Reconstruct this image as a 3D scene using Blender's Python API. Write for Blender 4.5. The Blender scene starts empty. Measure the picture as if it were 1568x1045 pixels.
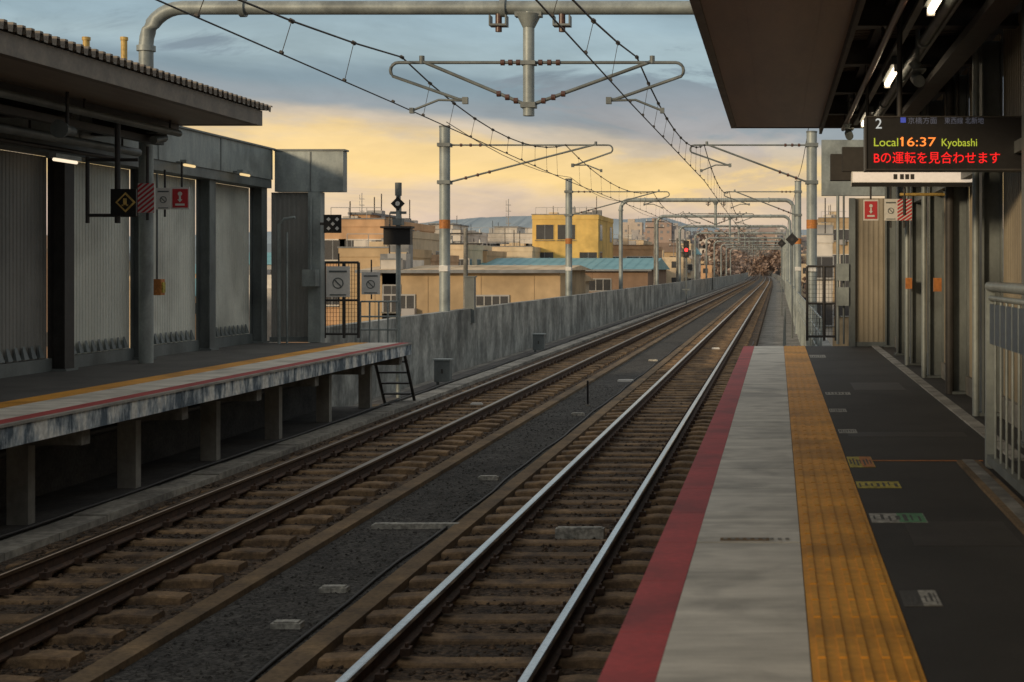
import bpy, bmesh, math, random
from mathutils import Vector, Matrix
random.seed(7)
F=2178.0
def P(px,py,Y): return ((px-1190)*Y/F, Y, (413-py)*Y/F)
def PX(px,Y): return (px-1190)*Y/F
def PZ(py,Y): return (413-py)*Y/F
def cx(Y): return 0.0 if Y<220 else -(Y-220)**2*2.2e-5
scene=bpy.context.scene

# ---------------- materials ----------------
def mat(name,c1,c2=None,rough=0.8,scale=2.0,stretch=(1,1,1),metal=0.0,bump=0.0,bscale=30,c3=None,fine=25,finea=0.25,vor=False,lo=.35,hi=.65,spec=None,drip=0,stain=0):
    m=bpy.data.materials.new(name); m.use_nodes=True
    nt=m.node_tree; N=nt.nodes; L=nt.links
    b=N['Principled BSDF']; b.inputs['Roughness'].default_value=rough; b.inputs['Metallic'].default_value=metal
    if spec is not None: b.inputs['Specular IOR Level'].default_value=spec
    if c2 is None: c2=tuple(x*0.75 for x in c1)
    tc=N.new('ShaderNodeTexCoord'); mp=N.new('ShaderNodeMapping'); mp.inputs['Scale'].default_value=stretch
    L.new(tc.outputs['Object'],mp.inputs[0])
    n=N.new('ShaderNodeTexNoise'); n.inputs['Scale'].default_value=scale; n.inputs['Detail'].default_value=8; n.inputs['Roughness'].default_value=.65
    L.new(mp.outputs[0],n.inputs['Vector'])
    r=N.new('ShaderNodeValToRGB'); r.color_ramp.elements[0].position=lo; r.color_ramp.elements[1].position=hi
    r.color_ramp.elements[0].color=(*c2,1); r.color_ramp.elements[1].color=(*c1,1)
    if c3: 
        e=r.color_ramp.elements.new((lo+hi)/2); e.color=(*c3,1)
    L.new(n.outputs['Fac'],r.inputs[0])
    n2=N.new('ShaderNodeTexNoise'); n2.inputs['Scale'].default_value=fine; n2.inputs['Detail'].default_value=4
    L.new(tc.outputs['Object'],n2.inputs['Vector'])
    mr=N.new('ShaderNodeMapRange'); mr.inputs[1].default_value=.3; mr.inputs[2].default_value=.7; mr.inputs[3].default_value=1-finea; mr.inputs[4].default_value=1+finea
    L.new(n2.outputs['Fac'],mr.inputs[0])
    src=mr.outputs[0]
    hgt=n2.outputs['Fac']
    def mul(sc,st,a,bb,va,vb,src):
        mp2=N.new('ShaderNodeMapping'); mp2.inputs['Scale'].default_value=st; mp2.inputs['Location'].default_value=(3,7,1); L.new(tc.outputs['Object'],mp2.inputs[0])
        nd=N.new('ShaderNodeTexNoise'); nd.inputs['Scale'].default_value=sc; nd.inputs['Detail'].default_value=6; nd.inputs['Distortion'].default_value=.3; L.new(mp2.outputs[0],nd.inputs['Vector'])
        md=N.new('ShaderNodeMapRange'); md.inputs[1].default_value=a; md.inputs[2].default_value=bb; md.inputs[3].default_value=va; md.inputs[4].default_value=vb; L.new(nd.outputs['Fac'],md.inputs[0])
        mm=N.new('ShaderNodeMath'); mm.operation='MULTIPLY'; L.new(md.outputs[0],mm.inputs[0]); L.new(src,mm.inputs[1]); return mm.outputs[0]
    if drip: src=mul(1,(drip,drip,.5),.38,.6,.62,1.1,src)
    if stain: src=mul(stain,(1,1,1),.34,.52,.68,1.03,src)
    if vor:
        v=N.new('ShaderNodeTexVoronoi'); v.inputs['Scale'].default_value=bscale
        L.new(tc.outputs['Object'],v.inputs['Vector'])
        sx=N.new('ShaderNodeSeparateColor'); L.new(v.outputs['Color'],sx.inputs[0])
        m2=N.new('ShaderNodeMapRange'); m2.inputs[3].default_value=.35; m2.inputs[4].default_value=1.9
        L.new(sx.outputs[0],m2.inputs[0]); 
        mm=N.new('ShaderNodeMath'); mm.operation='MULTIPLY'; L.new(m2.outputs[0],mm.inputs[0]); L.new(src,mm.inputs[1]); src=mm.outputs[0]
        inv=N.new('ShaderNodeMath'); inv.operation='SUBTRACT'; inv.inputs[0].default_value=1; L.new(v.outputs['Distance'],inv.inputs[1]); hgt=inv.outputs[0]
    vm=N.new('ShaderNodeVectorMath'); vm.operation='SCALE'; L.new(r.outputs[0],vm.inputs[0]); L.new(src,vm.inputs['Scale'])
    L.new(vm.outputs[0],b.inputs['Base Color'])
    if bump:
        if not vor:
            n3=N.new('ShaderNodeTexNoise'); n3.inputs['Scale'].default_value=bscale; n3.inputs['Detail'].default_value=5
            L.new(tc.outputs['Object'],n3.inputs['Vector']); hgt=n3.outputs['Fac']
        bp=N.new('ShaderNodeBump'); bp.inputs['Strength'].default_value=bump; bp.inputs['Distance'].default_value=.02
        L.new(hgt,bp.inputs['Height']); L.new(bp.outputs[0],b.inputs['Normal'])
    return m
def emat(name,c,s):
    m=bpy.data.materials.new(name); m.use_nodes=True; nt=m.node_tree; b=nt.nodes['Principled BSDF']
    b.inputs['Base Color'].default_value=(*[x*.3 for x in c],1); b.inputs['Emission Color'].default_value=(*c,1); b.inputs['Emission Strength'].default_value=s
    n=nt.nodes.new('ShaderNodeTexNoise'); n.inputs['Scale'].default_value=40
    mr=nt.nodes.new('ShaderNodeMapRange'); mr.inputs[3].default_value=s*.85; mr.inputs[4].default_value=s*1.15
    nt.links.new(n.outputs['Fac'],mr.inputs[0]); nt.links.new(mr.outputs[0],b.inputs['Emission Strength'])
    return m
M={}
M['gravel']=mat('dark_gravel',(.062,.060,.055),(.034,.033,.031),.95,3,bump=1,bscale=38,vor=True,stain=.8)
M['ballast']=mat('brown_ballast',(.095,.062,.036),(.034,.025,.018),.95,1.2,bump=1,bscale=32,vor=True)
M['sleeper']=mat('rusty_sleeper',(.27,.175,.09),(.065,.042,.025),.85,3.0,bump=.4,bscale=60,fine=30,stain=1.2)
M['rail_top']=mat('polished_rail',(.80,.80,.80),(.60,.60,.60),.22,8,stretch=(1,.1,1),metal=1.0,finea=.1)
M['rail_top2']=mat('worn_rail',(.34,.27,.2),(.2,.15,.11),.35,8,stretch=(1,.1,1),metal=1.0,finea=.1)
M['rust']=mat('rust_steel',(.085,.047,.028),(.04,.025,.018),.8,10,bump=.2)
M['kerb']=mat('brown_stained_concrete',(.23,.155,.08),(.095,.068,.042),.9,1.6,bump=.3,bscale=40,stain=1)
M['conc']=mat('weathered_concrete',(.30,.29,.26),(.13,.13,.12),.9,2.0,stretch=(1,1,.35),bump=.25,bscale=20,fine=12,stain=.7)
M['trough']=mat('cable_trough_concrete',(.36,.345,.30),(.17,.165,.15),.9,1.5,bump=.25,bscale=20,fine=12,stain=.9)
M['pillar']=mat('pale_concrete_pillar',(.42,.41,.37),(.24,.235,.215),.9,2.0,stretch=(1,1,.35),bump=.25,bscale=20,fine=12,finea=.1,stain=1.2)
M['wallconc']=mat('stained_parapet_concrete',(.48,.485,.455),(.15,.16,.155),.92,.9,stretch=(1,1,.75),bump=.3,bscale=14,fine=7,finea=.22,c3=(.32,.33,.31),lo=.34,hi=.66,drip=1.1,stain=.45)
M['concdark']=mat('dark_concrete',(.11,.105,.10),(.045,.045,.045),.9,1.5,bump=.2,bscale=20)  # plain darker mottled concrete for undersides, under-platform faces and wall core
M['slabface']=mat('peeling_platform_edge',(.74,.76,.73),(.10,.14,.18),.8,3.2,stretch=(1,1,.4),bump=.2,fine=14,c3=(.40,.46,.5),lo=.43,hi=.57)
M['white']=mat('platform_pale_tile',(.70,.67,.59),(.48,.46,.40),.6,1.3,stretch=(.9,4.5,1),bump=.08,bscale=60,finea=.08,fine=6,stain=2.2)
M['red']=mat('platform_red_edge',(.47,.040,.040),(.34,.027,.028),.6,2,bump=.08,bscale=60,finea=.12,stain=2)
M['redl']=mat('worn_red_line',(.40,.055,.05),(.27,.04,.038),.7,3,finea=.15)
M['yellow']=mat('tactile_yellow',(.78,.37,.04),(.58,.265,.028),.6,1.5,bump=.08,finea=.12,stain=1.4)
M['asphalt']=mat('platform_asphalt',(.042,.039,.036),(.024,.023,.022),.7,1.2,bump=.25,bscale=150,fine=90,stain=.9)
M['asphalt2']=mat('platform_asphalt_grey',(.10,.10,.095),(.065,.065,.062),.8,1.5,bump=.25,bscale=150,fine=90)
M['galv']=mat('galvanised_steel',(.33,.375,.37),(.22,.255,.26),.5,4,stretch=(1,1,.3),metal=.2,finea=.08,stain=1.5)
M['galvd']=mat('grey_painted_steel',(.17,.195,.195),(.11,.13,.135),.5,3,stretch=(1,1,.3),finea=.08,stain=1.2)
M['dark']=mat('dark_steel',(.045,.042,.040),(.027,.026,.025),.6,4,finea=.1)
M['black']=mat('black_paint',(.012,.012,.013),(.008,.008,.009),.45,4)
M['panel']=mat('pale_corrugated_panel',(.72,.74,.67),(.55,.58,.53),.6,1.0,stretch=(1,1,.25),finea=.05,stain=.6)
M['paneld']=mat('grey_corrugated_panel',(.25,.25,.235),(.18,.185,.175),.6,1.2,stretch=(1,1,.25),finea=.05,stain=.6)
M['panelb']=mat('beige_corrugated_panel',(.34,.295,.215),(.23,.20,.15),.6,1.2,stretch=(1,1,.25),finea=.05,stain=.6)
M['soffit']=mat('brown_soffit',(.33,.205,.125),(.25,.155,.095),.42,2,stretch=(2,.3,1),finea=.05)
M['soffit2']=mat('grey_brown_soffit',(.30,.25,.20),(.22,.185,.15),.5,2,stretch=(2,.3,1),finea=.06)
M['roofb']=mat('brown_grey_roof_edge',(.22,.19,.155),(.13,.115,.10),.55,3,finea=.1)
M['wire']=mat('wire_copper_dark',(.05,.045,.042),(.03,.028,.026),.6,10)
M['insul']=mat('insulator_brown',(.12,.06,.045),(.07,.035,.03),.35,10)
M['signw']=mat('sign_white',(.72,.72,.69),(.58,.58,.56),.5,3,finea=.04)
M['signr']=mat('sign_red',(.55,.04,.05),(.45,.03,.04),.5,3,finea=.04)
M['orange']=mat('orange_band',(.5,.19,.04),(.36,.13,.03),.6,3)
M['gold']=mat('sign_gold',(.6,.42,.12),(.5,.34,.1),.5,3)
M['green']=mat('sticker_green',(.1,.30,.15),(.07,.2,.1),.6,8)
M['stickw']=mat('sticker_white',(.48,.47,.42),(.2,.2,.18),.7,12)
M['sticky']=mat('sticker_yellow',(.6,.5,.08),(.3,.25,.05),.7,12)
M['blue']=mat('barrier_blue_band',(.07,.10,.14),(.05,.075,.11),.5,4)
M['cream']=mat('cream_render',(.72,.58,.40),(.57,.45,.30),.9,.25,stretch=(1,1,.3),fine=2,finea=.08,stain=.3)
M['tan']=mat('tan_render',(.54,.40,.24),(.40,.29,.17),.9,.25,stretch=(1,1,.3),fine=2,finea=.08,stain=.3)
M['yel']=mat('yellow_render',(.78,.53,.17),(.66,.43,.13),.9,.25,stretch=(1,1,.3),fine=2,finea=.08,stain=.25)
M['ora']=mat('orange_render',(.66,.42,.24),(.52,.32,.18),.9,.25,stretch=(1,1,.3),fine=2,finea=.08,stain=.3)
M['wht']=mat('white_render',(.74,.70,.63),(.60,.56,.51),.9,.25,stretch=(1,1,.3),fine=2,finea=.08,stain=.3)
M['brn']=mat('brown_cladding',(.30,.20,.135),(.21,.14,.095),.9,.25,stretch=(1,1,.3),fine=2,finea=.08)
M['gry']=mat('grey_render',(.42,.42,.41),(.33,.33,.33),.9,.25,stretch=(1,1,.3),fine=2,finea=.08)
M['fa']=mat('hazed_cream_far_wall',(.56,.48,.41),(.46,.40,.34),1,.1,fine=1,finea=.06)  # far-town palette: distance haze is painted into these paler, greyer colours
M['fb']=mat('hazed_grey_far_wall',(.46,.44,.43),(.37,.36,.36),1,.1,fine=1,finea=.06)
M['fc']=mat('hazed_brown_far_wall',(.42,.32,.27),(.35,.265,.225),1,.1,fine=1,finea=.06)
M['fd']=mat('hazed_far_roof',(.33,.32,.33),(.27,.27,.28),1,.1,fine=1,finea=.06)
M['fg']=mat('hazed_far_window',(.23,.235,.25),(.19,.195,.21),.5,.1,fine=1,finea=.06)
M['teal']=mat('teal_metal_roof',(.19,.42,.47),(.13,.33,.38),.5,.4,finea=.06)
M['roofgrey']=mat('roof_grey',(.25,.26,.27),(.17,.18,.19),.8,.4,fine=2)
M['glass']=mat('window_dark_glass',(.07,.072,.075),(.045,.048,.052),.15,.5)
M['ground']=mat('town_ground',(.16,.15,.13),(.09,.09,.08),.95,.02,fine=.3)
M['road']=mat('asphalt_road',(.06,.06,.06),(.045,.045,.045),.9,.1)
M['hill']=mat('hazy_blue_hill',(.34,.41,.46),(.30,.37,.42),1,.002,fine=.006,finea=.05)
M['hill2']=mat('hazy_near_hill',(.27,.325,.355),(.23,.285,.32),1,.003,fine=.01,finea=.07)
M['leaf']=mat('distant_brown_foliage',(.46,.33,.26),(.24,.175,.14),.9,.3,fine=1,finea=.4)
M['bark']=mat('bark',(.26,.19,.155),(.18,.135,.11),.9,3)
M['tube']=emat('fluorescent_tube',(1,.80,.55),5)
M['tubel']=emat('dim_fluorescent_tube',(1,.82,.6),1.1)
M['tubey']=emat('warm_lamp',(1,.72,.35),.9)
M['lit']=emat('lit_sign_panel',(1,.82,.62),.6)
M['ledo']=emat('led_orange',(1,.25,.04),1.3)
M['ledr']=emat('led_red',(1,.012,.015),1.1)
M['ledg']=emat('led_green',(.6,.7,.06),.6)
M['ledw']=emat('led_white',(.7,.75,.75),.6)
M['ledd']=emat('led_dim',(.3,.33,.45),.13)
M['ledb']=emat('led_blue',(.1,.15,.8),.35)
M['sigr']=emat('signal_red',(1,.03,.03),3)

# ---------------- mesh builder ----------------
class B:
    def __init__(s,name): s.n=name; s.v=[]; s.f=[]; s.m=[]; s.sm=[]; s.mats=[]
    def mi(s,k):
        if k not in s.mats: s.mats.append(k)
        return s.mats.index(k)
    def add(s,vs,fs,k,smooth=False):
        o=len(s.v); s.v+=[tuple(v) for v in vs]; i=s.mi(k)
        for f in fs: s.f.append([o+a for a in f]); s.m.append(i); s.sm.append(smooth)
    def box(s,x0,x1,y0,y1,z0,z1,k):
        if x0>x1:x0,x1=x1,x0
        if y0>y1:y0,y1=y1,y0
        if z0>z1:z0,z1=z1,z0
        vs=[(x0,y0,z0),(x1,y0,z0),(x1,y1,z0),(x0,y1,z0),(x0,y0,z1),(x1,y0,z1),(x1,y1,z1),(x0,y1,z1)]
        s.add(vs,[(0,3,2,1),(4,5,6,7),(0,1,5,4),(1,2,6,5),(2,3,7,6),(3,0,4,7)],k)
    def tube(s,pts,r,k,n=8,smooth=True):
        pts=[Vector(p) for p in pts]; rs=r if isinstance(r,(list,tuple)) else [r]*len(pts)
        vs=[]
        for i,p in enumerate(pts):
            a=pts[max(i-1,0)]; b=pts[min(i+1,len(pts)-1)]; d=(b-a).normalized()
            up=Vector((0,0,1)) if abs(d.z)<.9 else Vector((0,1,0))
            u=d.cross(up).normalized(); w=d.cross(u)
            for j in range(n):
                t=2*math.pi*(j+.5)/n; vs.append(p+(u*math.cos(t)+w*math.sin(t))*rs[i])
        fs=[]
        for i in range(len(pts)-1):
            for j in range(n): fs.append((i*n+j,i*n+(j+1)%n,(i+1)*n+(j+1)%n,(i+1)*n+j))
        s.add(vs,fs,k,smooth); l=(len(pts)-1)*n
        s.add(vs[:n],[tuple(range(n))],k); s.add(vs[l:],[tuple(range(n))],k)
    def disk(s,c,r,k,n=20,axis='y',t=.01):
        c=Vector(c); d={'y':Vector((0,1,0)),'x':Vector((1,0,0)),'z':Vector((0,0,1))}[axis]*t/2
        s.tube([c-d,c+d],r,k,n,False)
    def polyy(s,pts,y,k,t=.006):
        n=len(pts); vs=[(a,y,b) for a,b in pts]+[(a,y+t,b) for a,b in pts]
        s.add(vs,[tuple(range(n)),tuple(range(2*n-1,n-1,-1))]+[(i,(i+1)%n,n+(i+1)%n,n+i) for i in range(n)],k)
    def sweep(s,prof,ys,k,closed=True,smooth=False):
        n=len(prof); vs=[(x+cx(y),y,z) for y in ys for x,z in prof]; fs=[]
        for i in range(len(ys)-1):
            for j in range(n if closed else n-1): fs.append((i*n+j,i*n+(j+1)%n,(i+1)*n+(j+1)%n,(i+1)*n+j))
        if closed: fs+= [tuple(range(n)),tuple(range((len(ys)-1)*n,len(ys)*n))]
        s.add(vs,fs,k,smooth)
    def sbox(s,x0,x1,z0,z1,ys,k): s.sweep([(x0,z0),(x1,z0),(x1,z1),(x0,z1)],ys,k)
    def corrY(s,x,y0,y1,z0,z1,k,pitch=.12,d=.03,t=.01):
        pr=[]; y=y0
        while y<y1-1e-6:
            for f,dd in ((0,0),(.35,0),(.5,1),(.85,1)):
                yy=y+pitch*f
                if yy<=y1: pr.append((x+dd*d,yy))
            y+=pitch
        pr.append((x,y1)); n=len(pr)
        vs=[(a,b,z0) for a,b in pr]+[(a,b,z1) for a,b in pr]
        s.add(vs,[(i,i+1,n+i+1,n+i) for i in range(n-1)],k)
    def corrX(s,y,x0,x1,z0,z1,k,pitch=.12,d=.03):
        pr=[]; x=x0
        while x<x1-1e-6:
            for f,dd in ((0,0),(.35,0),(.5,1),(.85,1)):
                xx=x+pitch*f
                if xx<=x1: pr.append((xx,y-dd*d))
            x+=pitch
        pr.append((x1,y)); n=len(pr)
        vs=[(a,b,z0) for a,b in pr]+[(a,b,z1) for a,b in pr]
        s.add(vs,[(i,i+1,n+i+1,n+i) for i in range(n-1)],k)
    def ibeam(s,x,y,z0,z1,k,w=.2,d=.2,t=.02):
        s.box(x-d/2,x-d/2+t,y-w/2,y+w/2,z0,z1,k); s.box(x+d/2-t,x+d/2,y-w/2,y+w/2,z0,z1,k); s.box(x-d/2+t,x+d/2-t,y-t/2,y+t/2,z0,z1,k)
    def done(s,parent=None,recalc=True):
        me=bpy.data.meshes.new(s.n)
        xs=[v[0] for v in s.v]; ysx=[v[1] for v in s.v]; zs=[v[2] for v in s.v]
        o=((min(xs)+max(xs))/2,(min(ysx)+max(ysx))/2,min(zs))
        me.from_pydata([(a-o[0],b-o[1],c-o[2]) for a,b,c in s.v],[],s.f)
        for k in s.mats: me.materials.append(M[k])
        me.polygons.foreach_set('material_index',s.m); me.polygons.foreach_set('use_smooth',s.sm)
        if recalc:
            bm=bmesh.new(); bm.from_mesh(me); bmesh.ops.recalc_face_normals(bm,faces=bm.faces); bm.to_mesh(me); bm.free()
        me.update()
        ob=bpy.data.objects.new(s.n,me); ob.location=o; bpy.context.collection.objects.link(ob)
        if parent: ob.parent=parent; ob.matrix_parent_inverse=parent.matrix_world.inverted()
        bpy.context.view_layer.update()
        return ob

YS=[-15,0,10,20,30,45,60,80,100,130,160,200]+[200+15*i for i in range(1,28)]
GZ=-9.4
# ---------------- ground, hills ----------------
g=B('ground'); g.add([(-4000,-300,GZ),(4000,-300,GZ),(4000,7000,GZ),(-4000,7000,GZ)],[(0,1,2,3)],'ground'); g.done(recalc=False)
g=B('road'); g.box(-22,-17,-100,900,GZ,GZ+.01,'road'); g.box(-17,-15.5,-100,900,GZ,GZ+.13,'conc'); g.done()
def hills(name,Y,pts,k,jag=2):
    b=B(name); out=[]
    for i in range(len(pts)-1):
        for j in range(16):
            t=j/16; t2=t*t*(3-2*t); out.append((pts[i][0]+(pts[i+1][0]-pts[i][0])*t, pts[i][1]+(pts[i+1][1]-pts[i][1])*t2+random.uniform(-.35,.35)*jag))
    out.append(pts[-1]); n=len(out); vs=[]
    for row,(dy,hf) in enumerate(((-600,0),(-400,.35),(-200,.75),(0,1),(500,0))):
        for px,py in out:
            x,_,z=P(px,py,Y); z=GZ+(z-GZ)*hf
            if 0<hf<1: z+=random.uniform(-4,4)
            vs.append((x,Y+dy,z))
    fs=[(r*n+i,r*n+i+1,(r+1)*n+i+1,(r+1)*n+i) for r in range(4) for i in range(n-1)]
    b.add(vs,fs,k,True); b.done()
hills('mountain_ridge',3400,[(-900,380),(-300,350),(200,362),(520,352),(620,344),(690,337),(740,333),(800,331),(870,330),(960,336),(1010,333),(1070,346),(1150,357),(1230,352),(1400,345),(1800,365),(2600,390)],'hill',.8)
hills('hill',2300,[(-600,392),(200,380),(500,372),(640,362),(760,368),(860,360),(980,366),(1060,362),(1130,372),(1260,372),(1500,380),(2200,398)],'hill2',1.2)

# ---------------- viaduct deck ----------------
b=B('railway_viaduct')
b.sbox(-9.35,1.15,-3.6,-2.92,YS,'conc')
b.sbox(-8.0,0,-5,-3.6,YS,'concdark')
for y in range(-10,520,12): b.box(-7+cx(y),-1+cx(y),y-.7,y+.7,GZ,-5,'conc')
b.done()
b=B('ballast_bed')
b.sbox(-7.05,-4.5,-2.915,-2.66,YS,'ballast'); b.sbox(-3.1,-.75,-2.915,-2.66,YS,'ballast'); b.done()
b=B('gravel_strip'); b.sbox(-4.32,-3.28,-2.915,-2.64,YS,'gravel'); b.done()
b=B('loose_ballast_stones')
rs=random.Random(5)
def stone(x,y,z,r,k):
    vs=[]
    for a,bb,c in ((1,0,0),(-1,0,0),(0,1,0),(0,-1,0),(0,0,1),(0,0,-1)):
        q=r*rs.uniform(.6,1.2); vs.append((x+a*q+rs.uniform(-.3,.3)*r,y+bb*q+rs.uniform(-.3,.3)*r,z+c*q*.7))
    b.add(vs,[(0,2,4),(2,1,4),(1,3,4),(3,0,4),(2,0,5),(1,2,5),(3,1,5),(0,3,5)],k)
for i in range(15000):
    y=4.5+ (rs.random()**1.8)*28
    if i%3==0: stone(rs.uniform(-4.32,-3.28),y,-2.64,rs.uniform(.010,.024),'gravel')
    elif i%3==1: stone(rs.uniform(-3.1,-.8),y,-2.655,rs.uniform(.015,.035),'ballast')
    else: stone(rs.uniform(-7.0,-4.5),y+4,-2.655,rs.uniform(.015,.035),'ballast')
b.done()
b=B('concrete_kerb'); b.sbox(-4.5,-4.32,-2.915,-2.59,YS,'kerb'); b.done()
b=B('concrete_kerb'); b.sbox(-3.28,-3.1,-2.915,-2.59,YS,'kerb'); b.done()
b=B('cable_trough')
for i in range(0,330): 
    y=5+i*1.0
    b.box(-7.42+cx(y),-7.06+cx(y),y,y+.985,-2.915,-2.59+random.uniform(-.008,.008),'trough')
b.sbox(-8.25,-7.95,-2.915,-2.7,[28.5]+YS[5:],'concdark')
b.done()
b=B('signal_cable')
for x,z,r in ((-3.38,-2.62,.014),(-.86,-2.60,.02),(-7.5,-2.58,.02)):
    pts=[(x+.02*math.sin(y*.9)+.012*math.sin(y*2.3+1),y,z) for y in [4+.8*i for i in range(60)]]
    b.tube(pts,r,'dark',6)
b.done()
# small lineside junction boxes
for x,y in ((-7.75,33.0),(-7.7,46.0),(.45,38.0)):
    b=B('lineside_junction_box'); b.box(x-.18,x+.18,y-.12,y+.12,-2.6,-2.1,'galvd'); b.box(x-.21,x+.21,y-.15,y+.15,-2.1,-2.07,'galv'); b.box(x-.14,x-.11,y-.1,y+.1,-2.92,-2.6,'galvd'); b.box(x+.11,x+.14,y-.1,y+.1,-2.92,-2.6,'galvd'); b.box(x-.02,x+.02,y-.13,y-.121,-2.4,-2.3,'dark'); b.done()

# ---------------- tracks ----------------
def track(xl,xr,top,zt=-2.45):
    b=B('railway_track')
    for x in (xl,xr):
        b.sweep([(x-.033,zt-.035),(x-.033,zt-.006),(x-.026,zt),(x+.026,zt),(x+.033,zt-.006),(x+.033,zt-.035)],YS,top)
        b.sweep([(x-.03,zt-.036),(x-.009,zt-.05),(x-.009,zt-.12),(x-.06,zt-.135),(x-.06,zt-.148),(x+.06,zt-.148),(x+.06,zt-.135),(x+.009,zt-.12),(x+.009,zt-.05),(x+.03,zt-.036)],YS,'rust')
    c=(xl+xr)/2; y=3.0
    while y<330:
        o=cx(y)+random.uniform(-.02,.02); w=.105+random.uniform(-.01,.01); z0=-2.7; z1=-2.588; zc=-2.63
        dz=random.uniform(-.012,.006); z1+=dz; zc+=dz
        xs=[-1.02,-.78,-.36,.36,.78,1.02]
        zz=[z1-.015,z1,zc,zc,z1,z1-.015]
        vs=[];
        for xx,z in zip(xs,zz):
            X=c+o+xx; vs+=[(X,y-w-.035,z0),(X,y-w,z-.012),(X,y-w+.02,z),(X,y+w-.02,z),(X,y+w,z-.012),(X,y+w+.035,z0)]
        fs=[(i*6+j,i*6+j+1,(i+1)*6+j+1,(i+1)*6+j) for i in range(5) for j in range(5)]+[tuple(range(6)),tuple(range(30,36))]
        b.add(vs,fs,'sleeper')
        if y<90:
            for x in (xl,xr):
                for sgn in (-1,1):
                    b.box(x+cx(y)+sgn*.065,x+cx(y)+sgn*.13,y-.045,y+.045,-2.6,-2.55,'rust')
                    b.tube([(x+sgn*.1,y,-2.56),(x+sgn*.1,y,-2.52)],.014,'rust',6)
        y+=.6
    b.done()
track(-6.27,-5.20,'rail_top2'); track(-2.6,-1.515,'rail_top')

for px,py,w,h,k in [(638,803,135,9,'stickw'),(888,809,74,9,'stickw'),(512,899,42,9,'stickw'),(440,953,46,11,'stickw'),(748,730,30,6,'stickw'),(958,582,24,5,'signw'),(885,633,20,4,'stickw'),(1000,551,14,3,'stickw'),(730,618,18,6,'signw'),(1096,533,12,4,'signw')]:
    zt=-2.6 if px not in (888,) else -2.56; Y=-zt*F/(py-413); s=Y/F
    b=B('concrete_marker_slab'); x=PX(px,Y); b.box(x-w*s/2,x+w*s/2,Y-.05,Y+.05,-2.66,zt,'stickw' if k=='stickw' else k)
    b.box(x-w*s/2+.02,x+w*s/2-.02,Y-.035,Y+.035,zt,zt+.012,k); b.done()
b=B('marker_post'); x,y,z=P(900,620,27.5); b.tube([(x,y,-2.66),(x,y,z+.2),(x,y,PZ(583,27.5))],.02,'black'); b.box(x-.04,x+.04,y-.02,y+.02,-2.64,-2.6,'conc'); b.done()

# ---------------- parapet walls ----------------
b=B('parapet_wall')
y=28.5
while y<200:
    L=3.0; b.box(-9.4,-9.15,y,y+L-.02,-2.92,-1.17+random.uniform(-.006,.006),'wallconc'); y+=L
b.sbox(-9.4,-9.15,-2.92,-1.17,YS[11:],'wallconc')
b.sbox(-9.36,-9.19,-2.92,-1.25,[28.5,200],'concdark')
b.done()
b=B('parapet_wall'); b.sbox(.95,1.15,-2.92,-1.6,[29]+YS[5:],'wallconc'); b.done()
b=B('handrail_fence')
for i in range(60):
    y=29+i*2; b.tube([(.9,y,-2.9),(.9,y,-1.0)],.025,'galv',6)
for z in (-1.0,-1.35,-1.75): b.tube([(.9,29,z),(.9,147,z)],.02,'galv',6)
b.done()
b=B('parapet_wall_pillar'); x=PX(720,42.6); b.box(x-.14,x+.14,42.5,42.75,-1.6,PZ(425,42.6),'galvd'); b.box(x-.17,x+.17,42.47,42.78,PZ(425,42.6),PZ(425,42.6)+.04,'galvd'); b.done()

# ---------------- right platform ----------------
RE=-.61; YE=26.0
b=B('station_platform')
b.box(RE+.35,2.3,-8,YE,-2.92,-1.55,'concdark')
b.box(RE+.02,2.3,-8,YE,-1.55,-1.412,'conc')
b.box(.512,2.3,-8,YE,-1.4115,-1.4,'asphalt')
b.box(1.72,1.84,10.4,YE,-1.4,-1.385,'pillar')
for i in range(30):
    y=10.4+i*.52
    b.box(1.73,1.83,y,y+.012,-1.384,-1.383,'dark')
b.box(1.30,1.46,-8,10.3,-1.4,-1.38,'kerb')
b.box(1.34,1.42,-8,10.3,-1.379,-1.375,'conc')
# repaired asphalt patches
for x0,x1,y0,y1 in ((.7,1.25,7.2,7.9),(.6,1.6,11.9,12.25),(.9,1.5,16.5,17.6)): b.box(x0,x1,y0,y1,-1.4,-1.3985,'dark')
y=-8
while y<YE-.01:
    l=min(.9,YE-y)
    b.box(RE,-.415,y,y+l-.004,-1.5,-1.4,'red')
    b.box(-.413,.118,y,y+l-.007,-1.46,-1.4+random.uniform(-.002,.002),'white')
    y+=.9
b.done()
b=B('tactile_paving')
y=0.0
while y<YE-.02:
    l=min(.3,YE-y); b.box(.122,.508,y,y+l-.003,-1.46,-1.398+random.uniform(-.0006,.0006),'yellow')
    for j in range(5):
        xx=.122+.386*(j+.5)/5; b.box(xx-.014,xx+.014,y+.012,y+l-.015,-1.398,-1.3915,'yellow')
    y+=.3
b.done()
b=B('drain_cover'); Y=1.4*F/(827-413); b.box(PX(1103,Y),PX(1178,Y),Y-.035,Y+.035,-1.397,-1.3945,'kerb')
for i in range(9): 
    x=PX(1108,Y)+i*.04; b.box(x,x+.02,Y-.02,Y+.02,-1.3945,-1.393,'conc')
b.done()
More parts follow.
